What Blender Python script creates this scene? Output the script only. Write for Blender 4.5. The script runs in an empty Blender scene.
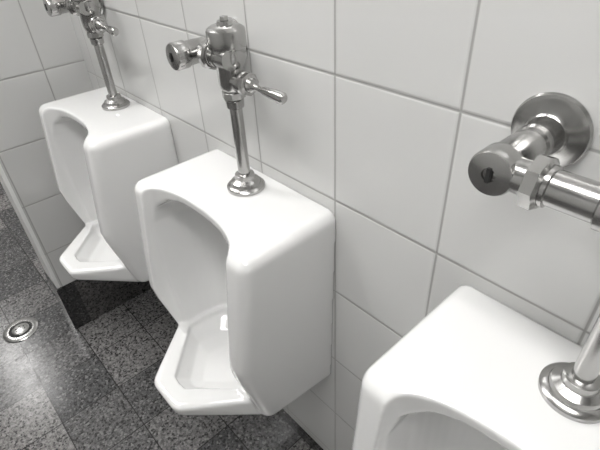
import bpy, bmesh, math, random
from mathutils import Vector, Matrix
from mathutils.bvhtree import BVHTree
S=0.5
HB=2.85            # floor distance below camera, units of S
H=HB*S
scn=bpy.context.scene
scn.view_settings.view_transform='Standard'
def P(a,b,c): return Vector((-a*S,(c-1)*S,H-b*S))

# ---------------- materials ----------------
def mat(name):
    m=bpy.data.materials.new(name); m.use_nodes=True
    nt=m.node_tree; b=nt.nodes['Principled BSDF']
    return m,nt,b
def N(nt,t,**k):
    n=nt.nodes.new(t)
    for a,v in k.items(): setattr(n,a,v)
    return n
def M(nt,op,a,b=None,c=None):
    n=nt.nodes.new('ShaderNodeMath'); n.operation=op
    for i,v in enumerate((a,b,c)):
        if v is None: continue
        if isinstance(v,(int,float)): n.inputs[i].default_value=v
        else: nt.links.new(v,n.inputs[i])
    return n.outputs[0]
def mixc(nt,f,c1,c2):
    n=nt.nodes.new('ShaderNodeMix'); n.data_type='RGBA'
    if isinstance(f,(int,float)): n.inputs[0].default_value=f
    else: nt.links.new(f,n.inputs[0])
    for i,c in ((6,c1),(7,c2)):
        if isinstance(c,tuple): n.inputs[i].default_value=(*c,1)
        else: nt.links.new(c,n.inputs[i])
    return n.outputs[2]
def tile_mat(name,ax0,ax1,o0,o1,p0,p1,base,joint,jw=0.0027,rough=0.12):
    m,nt,b=mat(name)
    g=N(nt,'ShaderNodeNewGeometry'); s=N(nt,'ShaderNodeSeparateXYZ')
    nt.links.new(g.outputs['Position'],s.inputs[0])
    def d(ax,o,p):
        u=M(nt,'DIVIDE',M(nt,'SUBTRACT',s.outputs[ax],o),p)
        f=M(nt,'FRACT',u)
        e=M(nt,'MINIMUM',f,M(nt,'SUBTRACT',1.0,f))
        return M(nt,'MULTIPLY',e,p),M(nt,'FLOOR',u)
    e0,f0=d(ax0,o0,p0); e1,f1=d(ax1,o1,p1)
    e=M(nt,'MINIMUM',e0,e1)
    r=N(nt,'ShaderNodeMapRange'); r.interpolation_type='SMOOTHSTEP'
    nt.links.new(e,r.inputs[0]); r.inputs[1].default_value=jw*0.35; r.inputs[2].default_value=jw
    cx=N(nt,'ShaderNodeCombineXYZ'); nt.links.new(f0,cx.inputs[0]); nt.links.new(f1,cx.inputs[1])
    wn=N(nt,'ShaderNodeTexWhiteNoise'); nt.links.new(cx.outputs[0],wn.inputs[0])
    tone=mixc(nt,wn.outputs[0],base,tuple(x*0.94 for x in base))
    col=mixc(nt,r.outputs[0],joint,tone)
    nt.links.new(col,b.inputs['Base Color'])
    rr=N(nt,'ShaderNodeMapRange'); nt.links.new(r.outputs[0],rr.inputs[0])
    rr.inputs[3].default_value=0.8; rr.inputs[4].default_value=rough
    nt.links.new(rr.outputs[0],b.inputs['Roughness'])
    r2=N(nt,'ShaderNodeMapRange'); r2.interpolation_type='SMOOTHSTEP'
    nt.links.new(e,r2.inputs[0]); r2.inputs[1].default_value=0; r2.inputs[2].default_value=jw*1.8
    ns=N(nt,'ShaderNodeTexNoise'); ns.inputs['Scale'].default_value=9
    nt.links.new(g.outputs['Position'],ns.inputs['Vector'])
    h=M(nt,'ADD',r2.outputs[0],M(nt,'MULTIPLY',ns.outputs[0],0.8))
    bp=N(nt,'ShaderNodeBump'); bp.inputs['Distance'].default_value=0.0015; bp.inputs['Strength'].default_value=0.6
    nt.links.new(h,bp.inputs['Height']); nt.links.new(bp.outputs[0],b.inputs['Normal'])
    return m
WB=(0.69,0.69,0.68); WJ=(0.38,0.375,0.365)
m_wall=tile_mat('glazed_wall_tile',0,2,-0.961*S,H-0.459*S,0.426*S,0.4525*S,WB,WJ)
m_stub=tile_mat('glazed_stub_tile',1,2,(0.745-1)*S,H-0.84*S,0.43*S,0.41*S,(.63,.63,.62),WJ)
def granite(name,tile=0.3,ox=0.0,oy=0.0,joints=True):
    m,nt,b=mat(name)
    g=N(nt,'ShaderNodeNewGeometry'); s=N(nt,'ShaderNodeSeparateXYZ')
    nt.links.new(g.outputs['Position'],s.inputs[0])
    def d(ax,o):
        u=M(nt,'DIVIDE',M(nt,'SUBTRACT',s.outputs[ax],o),tile)
        f=M(nt,'FRACT',u); e=M(nt,'MINIMUM',f,M(nt,'SUBTRACT',1.0,f))
        return M(nt,'MULTIPLY',e,tile),M(nt,'FLOOR',u)
    e0,f0=d(0,ox); e1,f1=d(1,oy)
    cx=N(nt,'ShaderNodeCombineXYZ'); nt.links.new(f0,cx.inputs[0]); nt.links.new(f1,cx.inputs[1])
    wn=N(nt,'ShaderNodeTexWhiteNoise'); nt.links.new(cx.outputs[0],wn.inputs[0])
    n1=N(nt,'ShaderNodeTexNoise'); n1.inputs['Scale'].default_value=80; n1.inputs['Detail'].default_value=7
    n1.inputs['Roughness'].default_value=0.85
    n2=N(nt,'ShaderNodeTexNoise'); n2.inputs['Scale'].default_value=22; n2.inputs['Detail'].default_value=4
    v=N(nt,'ShaderNodeTexVoronoi'); v.inputs['Scale'].default_value=160
    for n in (n1,n2,v): nt.links.new(g.outputs['Position'],n.inputs['Vector'])
    cr=N(nt,'ShaderNodeValToRGB'); nt.links.new(n1.outputs[0],cr.inputs[0])
    cr.color_ramp.elements[0].position=0.38; cr.color_ramp.elements[0].color=(0.022,0.023,0.024,1)
    cr.color_ramp.elements[1].position=0.66; cr.color_ramp.elements[1].color=(0.30,0.30,0.30,1)
    tone=mixc(nt,wn.outputs[0],(0.50,0.50,0.51),(1.6,1.53,1.5))
    mm=N(nt,'ShaderNodeMix'); mm.data_type='RGBA'; mm.blend_type='MULTIPLY'; mm.inputs[0].default_value=1
    nt.links.new(cr.outputs[0],mm.inputs[6]); nt.links.new(tone,mm.inputs[7])
    sp=N(nt,'ShaderNodeSeparateColor'); nt.links.new(v.outputs['Color'],sp.inputs[0])
    spk=M(nt,'GREATER_THAN',sp.outputs[0],0.88)
    c2=mixc(nt,M(nt,'MULTIPLY',spk,0.45),mm.outputs[2],(0.32,0.315,0.31))
    dk=M(nt,'GREATER_THAN',sp.outputs[1],0.85)
    c2=mixc(nt,M(nt,'MULTIPLY',dk,0.8),c2,(0.012,0.012,0.012))
    if joints:
        e=M(nt,'MINIMUM',e0,e1); j=M(nt,'LESS_THAN',e,0.0018)
        c2=mixc(nt,M(nt,'MULTIPLY',j,0.85),c2,(0.010,0.010,0.010))
    else:
        c2=mixc(nt,0.6,c2,(0.012,0.012,0.012))
    nt.links.new(c2,b.inputs['Base Color'])
    rr=N(nt,'ShaderNodeMapRange'); nt.links.new(n2.outputs[0],rr.inputs[0])
    rr.inputs[3].default_value=0.10; rr.inputs[4].default_value=0.28
    nt.links.new(rr.outputs[0],b.inputs['Roughness'])
    bp=N(nt,'ShaderNodeBump'); bp.inputs['Distance'].default_value=0.0010; bp.inputs['Strength'].default_value=0.30
    nt.links.new(M(nt,'ADD',n2.outputs[0],M(nt,'MULTIPLY',n1.outputs[0],0.2)),bp.inputs['Height']); nt.links.new(bp.outputs[0],b.inputs['Normal'])
    return m
m_floor=granite('speckled_granite_tile',0.20,-1.62,-0.36)
m_base=granite('dark_granite_skirting',joints=False)
def plain(name,c,r,metal=0,bump=0,coat=0,var=.94):
    m,nt,b=mat(name)
    n=N(nt,'ShaderNodeTexNoise'); n.inputs['Scale'].default_value=35; n.inputs['Detail'].default_value=4
    tc=N(nt,'ShaderNodeTexCoord'); nt.links.new(tc.outputs['Object'],n.inputs['Vector'])
    nt.links.new(mixc(nt,n.outputs[0],tuple(x*var for x in c),c),b.inputs['Base Color'])
    rr=N(nt,'ShaderNodeMapRange'); nt.links.new(n.outputs[0],rr.inputs[0])
    rr.inputs[3].default_value=r*0.8; rr.inputs[4].default_value=r*1.25
    nt.links.new(rr.outputs[0],b.inputs['Roughness'])
    b.inputs['Metallic'].default_value=metal
    if coat: b.inputs['Coat Weight'].default_value=coat
    if bump:
        bp=N(nt,'ShaderNodeBump'); bp.inputs['Distance'].default_value=bump; bp.inputs['Strength'].default_value=0.5
        nt.links.new(n.outputs[0],bp.inputs['Height']); nt.links.new(bp.outputs[0],b.inputs['Normal'])
    return m
m_porc=plain('white_vitreous_china',(0.80,0.80,0.795),0.06,coat=0.5,var=.99)
m_metal=plain('worn_satin_chrome',(0.53,0.525,0.515),0.22,1,0.0004,var=.75)
m_dark=plain('dark_recess',(0.02,0.02,0.02),0.6)
m_trim=plain('white_edge_trim',(0.88,0.88,0.87),0.3)
m_paint=plain('white_painted_plaster',(0.66,0.66,0.65),0.7)

# ---------------- helpers ----------------
def new_obj(name,bm,mats,smooth=None):
    me=bpy.data.meshes.new(name); bmesh.ops.recalc_face_normals(bm,faces=bm.faces)
    bm.to_mesh(me); bm.free()
    for m in mats: me.materials.append(m)
    if smooth:
        me.shade_smooth()
        me.set_sharp_from_angle(angle=math.radians(smooth))
    o=bpy.data.objects.new(name,me); scn.collection.objects.link(o); return o
def box(name,lo,hi,m,bev=0):
    bm=bmesh.new(); bmesh.ops.create_cube(bm,size=1)
    lo=Vector(lo);hi=Vector(hi)
    for v in bm.verts: v.co=Vector([lo[i]+(v.co[i]+.5)*(hi[i]-lo[i]) for i in range(3)])
    if bev: bmesh.ops.bevel(bm,geom=bm.edges,offset=bev,segments=2,affect='EDGES')
    return new_obj(name,bm,[m])
def lathe(bm,o,ax,prof,seg=40,mi=0,rot=0):
    ax=Vector(ax).normalized()
    t=Vector((0,0,1)) if abs(ax.z)<.9 else Vector((1,0,0))
    u=ax.cross(t).normalized(); w=ax.cross(u)
    rings=[]
    for (d,r) in prof:
        c=Vector(o)+ax*d
        if r<1e-6: rings.append([bm.verts.new(c)])
        else: rings.append([bm.verts.new(c+(u*math.cos(rot+2*math.pi*i/seg)+w*math.sin(rot+2*math.pi*i/seg))*r) for i in range(seg)])
    def f(vs):
        fc=bm.faces.new(vs); fc.material_index=mi
    for A,B in zip(rings,rings[1:]):
        for i in range(seg):
            j=(i+1)%seg
            if len(A)==1 and len(B)==1: continue
            if len(A)==1: f([A[0],B[i],B[j]])
            elif len(B)==1: f([A[i],B[0],A[j]])
            else: f([A[i],B[i],B[j],A[j]])
    if len(rings[0])>1: f(rings[0])
    if len(rings[-1])>1: f(rings[-1][::-1])

# ---------------- room shell ----------------
XL,XR,YF,ZC=-5.5,1.6,-2.6,2.6
box('wall_back',(XL,0,0),(XR,0.1,ZC),m_wall)
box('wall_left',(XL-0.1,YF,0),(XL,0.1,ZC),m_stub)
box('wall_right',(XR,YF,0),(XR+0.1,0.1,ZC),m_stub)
box('wall_front',(XL,YF-0.1,0),(XR,YF,ZC),m_wall)
box('floor',(XL,YF,-0.1),(XR,0,0),m_floor)
box('ceiling',(XL,YF,ZC),(XR,0.0,ZC+0.1),m_paint)
SA=3.22; SC=0.300; STH=0.26; BASE=2.40
lo=P(SA+STH,BASE,SC); hi=P(SA,0,1)
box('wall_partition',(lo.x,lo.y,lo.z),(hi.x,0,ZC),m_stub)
box('trim_1',(lo.x-0.002,lo.y-0.012,lo.z),(hi.x+0.002,lo.y,ZC),m_trim,0.002)
box('baseboard_partition',(lo.x-0.004,lo.y-0.018,0),(hi.x+0.006,0,lo.z),m_base,0.002)
box('baseboard_back',(hi.x+0.008,-0.012,0),(XR,0,H-2.78*S),m_base,0.002)

# ---------------- urinal mesh ----------------
def L(u,b,c): return Vector((u*S,(c-1)*S,H-b*S))
def hull(pts):
    bm=bmesh.new()
    for p in pts: bm.verts.new(p)
    r=bmesh.ops.convex_hull(bm,input=bm.verts)
    bmesh.ops.delete(bm,geom=[v for v in bm.verts if not v.link_faces],context='VERTS')
    bmesh.ops.dissolve_limit(bm,angle_limit=0.01,verts=bm.verts,edges=bm.edges)
    return bm
def tmp(bm):
    bmesh.ops.recalc_face_normals(bm,faces=bm.faces)
    me=bpy.data.meshes.new('t'); bm.to_mesh(me); bm.free()
    o=bpy.data.objects.new('t',me); scn.collection.objects.link(o); return o
prof=[(1,.96),(.57,.96),(.510,1.40),(.500,1.49),(.510,1.56),(.60,1.92),(1,1.99)]
def wd(b): return .400-.035*(b-.96)/1.04
bm=hull([L(s*wd(b),b,c) for c,b in prof for s in (-1,1)])
ed=[]
for e in bm.edges:
    if all(abs(v.co.y)<1e-5 for v in e.verts): continue
    if len(e.link_faces)==2 and e.calc_face_angle()>math.radians(25): ed.append(e)
bmesh.ops.bevel(bm,geom=ed,offset=0.045*S,segments=6,affect='EDGES',profile=0.5)
A=tmp(bm)
def lip(inset,tipc):
    r=[]
    A0=math.radians(60)
    for s in (-1,1):
        r+=[(s*(.352-inset),.74),(s*(.354-inset),.62)]
        tw=.140-inset; rad=.075
        for k in range(7):
            t=A0-k/6*A0
            r.append((s*((tw-rad)+rad*math.sin(t)), tipc+inset+rad-rad*math.cos(t)))
    return r
pts=[]
for b,ins,dc in ((1.785,.016,0),(1.791,.005,0),(1.802,0,0),(1.85,.004,.004),(1.878,.02,.012),(1.895,.05,.03)):
    pts+=[L(x,b+(0.04 if b>1.84 and c>.5 else -.01 if (b<1.84 and c>.5) else 0),c) for x,c in lip(ins,.300+dc)]
B=tmp(hull(pts))
def plan(w,back,c0,n=3.0):
    r=[]
    for i in range(25):
        t=math.pi*i/24
        x=math.copysign(abs(math.cos(t))**(2/n),math.cos(t))*w
        y=c0+(back-c0)*abs(math.sin(t))**(2/n)
        r.append((x,y))
    return r
pts=[]
for b,w,bk in ((1.0,.15,.74),(1.015,.22,.81),(1.06,.28,.88),(1.14,.295,.925),(1.5,.29,.935),(1.765,.275,.90)):
    pts+=[L(x,b,y) for x,y in plan(w,bk,.60)]
    pts+=[L(s*w,b,.2) for s in (-1,1)]
C1=tmp(hull(pts))
pts=[]
for b,w,bk,t,tc in ((1.60,.265,.90,.05,.385),(1.80,.25,.88,.045,.392),(1.855,.19,.80,.03,.45),(1.875,.11,.72,.02,.51)):
    pts+=[L(x,b,y) for x,y in plan(w,bk,.60)]
    pts+=[L(s*t,b,tc) for s in (-1,1)]+[L(0,b,tc-.006)]
C2=tmp(hull(pts))
pts=[]
for b in (.5,1.765):
    pts+=[L(x,b,y) for x,y in plan(.30,.665,.555,2.2)]+[L(s*.30,b,.1) for s in (-1,1)]
C3=tmp(hull(pts))
for o,op in ((B,'UNION'),(C1,'DIFFERENCE'),(C2,'DIFFERENCE'),(C3,'DIFFERENCE')):
    md=A.modifiers.new('b','BOOLEAN'); md.operation=op; md.object=o; md.solver='EXACT'
md=A.modifiers.new('r','REMESH'); md.mode='VOXEL'; md.voxel_size=0.0026
md=A.modifiers.new('s','SMOOTH'); md.factor=0.5; md.iterations=16
dg=bpy.context.evaluated_depsgraph_get()
ume=bpy.data.meshes.new_from_object(A.evaluated_get(dg)); ume.name='urinal'
for o in (A,B,C1,C2,C3): bpy.data.objects.remove(o)
bm=bmesh.new(); bm.from_mesh(ume)
for v in bm.verts:
    if v.co.y>-0.004: v.co.y=-0.0005
bvh=BVHTree.FromBMesh(bm)
for f in bm.faces: f.smooth=True; f.material_index=0
for u,c in ((-.075,.47),(.0,.70)):
    rr=.0035 if u<0 else .005
    for (du,dv) in (((0,0),) if u<0 else [(0,0)]+[(.016*math.cos(k*math.pi/3),.016*math.sin(k*math.pi/3)) for k in range(6)]):
        h2,n2,_,_=bvh.ray_cast(L(u,1.6,c)+Vector((du,dv,0)),Vector((0,0,-1)))
        if h2: lathe(bm,h2-n2*.002,n2,[(0,rr),(.0026,rr),(.0028,rr*.8)],16,1)
bm.to_mesh(ume); bm.free()
ume.materials.clear(); ume.materials.append(m_porc); ume.materials.append(m_dark)

# ---------------- flush valve ----------------
def valve(name,ca,so,PC,OC):
    bm=bmesh.new()
    def q(a,b,c): return P(a,b,c)
    top=Vector((0,0,1)); X=Vector((1,0,0)); Yf=Vector((0,-1,0))
    s=S
    def prof(l): return [(d*s,r*s) for d,r in l]
    lathe(bm,q(ca,.959,PC),top,prof([(0,.076),(.012,.076),(.020,.068),(.022,.060),(.034,.056),(.040,.046),(.044,.040),(.062,.038),(.066,.030),(.066,.0)]),48)
    lathe(bm,q(ca,.95,PC),top,prof([(0,.0235),(.37,.0235)]),32)
    lathe(bm,q(ca,.625,PC),top,prof([(0,.026),(.004,.032),(.03,.034),(.035,.030),(.045,.030)]),32)
    lathe(bm,q(ca,.590,PC),top,prof([(0,.032),(.004,.042),(.026,.042),(.030,.037)]),8)
    lathe(bm,q(ca,.562,PC),top,prof([(0,.034),(.012,.042),(.03,.047),(.085,.047),(.098,.055),(.108,.060),(.145,.060),(.148,.063),(.154,.065),(.200,.065),(.206,.063),(.212,.055),(.216,.047),(.218,.026),(.230,.024),(.232,.0)]),56)
    lathe(bm,q(ca,.332,PC),top,prof([(0,.015),(.012,.015),(.013,.011),(.013,0)]),6)
    hb=.520
    lathe(bm,q(ca-.03,hb,PC),X,prof([(0,.034),(.024,.034),(.028,.039),(.046,.039),(.050,.034),(.054,.030),(.058,.028)]),40)
    lathe(bm,q(ca-.082,hb,PC),X,prof([(0,.036),(.004,.039),(.020,.039),(.024,.032)]),8)
    lathe(bm,q(ca-.105,hb,PC),Vector((1,0,-.03)),prof([(0,.026),(.018,.022),(.024,.013),(.034,.010),(.06,.010),(.075,.014),(.15,.020),(.165,.019),(.172,.013),(.174,0)]),32)
    sa=ca+so; sb=.442
    lathe(bm,q(sa,sb,.998),Yf,prof([(0,.082),(.008,.084),(.014,.080),(.018,.068),(.024,.060),(.028,.048),(.034,.042),(.034,.032),(.10,.032)]),56)
    lathe(bm,q(sa,sb,.925),Yf,prof([(0,.032),(.006,.040),(.024,.040),(.030,.036),(.05,.036),(.056,.040),(.125,.041),(.130,.044),(.134,.046),(.176,.046),(.182,.043),(.184,.036),(.186,.014),(.182,.013),(.182,0)]),56)
    c=q(sa,sb,.7405)
    r=bmesh.ops.create_cube(bm,size=1)
    for v in r['verts']: v.co=Vector((v.co.x*.008*s,v.co.y*.010*s,v.co.z*.030*s))+c
    for f in set(f for v in r['verts'] for f in v.link_faces): f.material_index=1
    lathe(bm,q(sa+.01,sb,OC),X,prof([(0,.032),(.075,.034)]),40)
    lathe(bm,q(sa-.060,sb,OC),X,prof([(0,.040),(.004,.052),(.026,.052),(.032,.044)]),8)
    ln=so-.09
    lathe(bm,q(sa-.092,sb,OC),X,prof([(0,.039),(.008,.039),(.010,.034),(max(ln,.02)+.05,.034)]),40)
    lathe(bm,q(ca+.08,sb,OC+.0),X,prof([(0,.034),(.004,.042),(.024,.042),(.028,.037),(.07,.037)]),40)
    return new_obj(name,bm,[m_metal,m_dark],32)
units=[(.050,.060,.260,.85,.775,0,1.07),(1.352,1.340,.135,.88,.85,0,1.0),(2.56,2.55,.155,.885,.86,.02,1.0)]
for i,(uc,ca,so,pc,oc,dz,sy) in enumerate(units):
    sfx='' if i==0 else '.%03d'%i
    o=bpy.data.objects.new('urinal'+sfx,ume); scn.collection.objects.link(o)
    o.location=(-uc*S,0,dz*S); o.scale.y=sy
    v=valve('flush_valve'+sfx,ca,so,pc,oc); v.location.z=dz*S

# ---------------- floor drain ----------------
bm=bmesh.new()
dc=P(3.54,HB,-.07)
lathe(bm,dc,(0,0,1),[(0,.068),(.003,.068),(.005,.064),(.005,.046),(.0012,.043),(.0012,0)],48)
lathe(bm,dc+Vector((0,0,.001)),(0,0,1),[(0,.0425),(.0012,.0425)],48,1)
lathe(bm,dc+Vector((0,0,.0018)),(0,0,1),[(0,.034),(.004,.033),(.006,.024),(.006,0)],48,0)
for i in range(6):
    t=i*math.pi/3; p=dc+Vector((math.cos(t)*.017,math.sin(t)*.017,.0075))
    lathe(bm,p,(0,0,1),[(0,.003),(.0004,.003)],16,1)
new_obj('floor_drain',bm,[m_metal,m_dark],30)

# ---------------- lights ----------------
def panel(i,x,y,sx,sy,p):
    nm='ceiling_light'+('' if i==0 else '.%03d'%i)
    m,nt,b=mat('light_diffuser_%d'%i)
    b.inputs['Base Color'].default_value=(.9,.9,.9,1)
    b.inputs['Emission Color'].default_value=(1,.99,.975,1); b.inputs['Emission Strength'].default_value=p
    box(nm,(x-sx/2,y-sy/2,ZC-.04),(x+sx/2,y+sy/2,ZC-.001),m)
panel(0,-0.1,-0.72,1.2,.3,21)
panel(1,-1.9,-0.72,1.2,.3,23)
panel(2,-4.4,-0.75,1.2,.3,14)
w=bpy.data.worlds.new('World'); scn.world=w; w.use_nodes=True
w.node_tree.nodes['Background'].inputs[0].default_value=(.8,.8,.8,1)
w.node_tree.nodes['Background'].inputs[1].default_value=.5

# ---------------- camera ----------------
cam=bpy.data.cameras.new('camera'); co=bpy.data.objects.new('camera',cam); scn.collection.objects.link(co)
cam.sensor_width=36; cam.sensor_fit='HORIZONTAL'; cam.lens=459/600*36; cam.clip_start=.01
back=Vector((.6114,-.5263,.5913)).normalized()
right=Vector((.6767,.7349,-.0451)); right=(right-back*right.dot(back)).normalized()
up=back.cross(right)
R=Matrix((right,up,back)).transposed()
co.matrix_world=Matrix.Translation(P(0,0,0))@R.to_4x4()
scn.camera=co
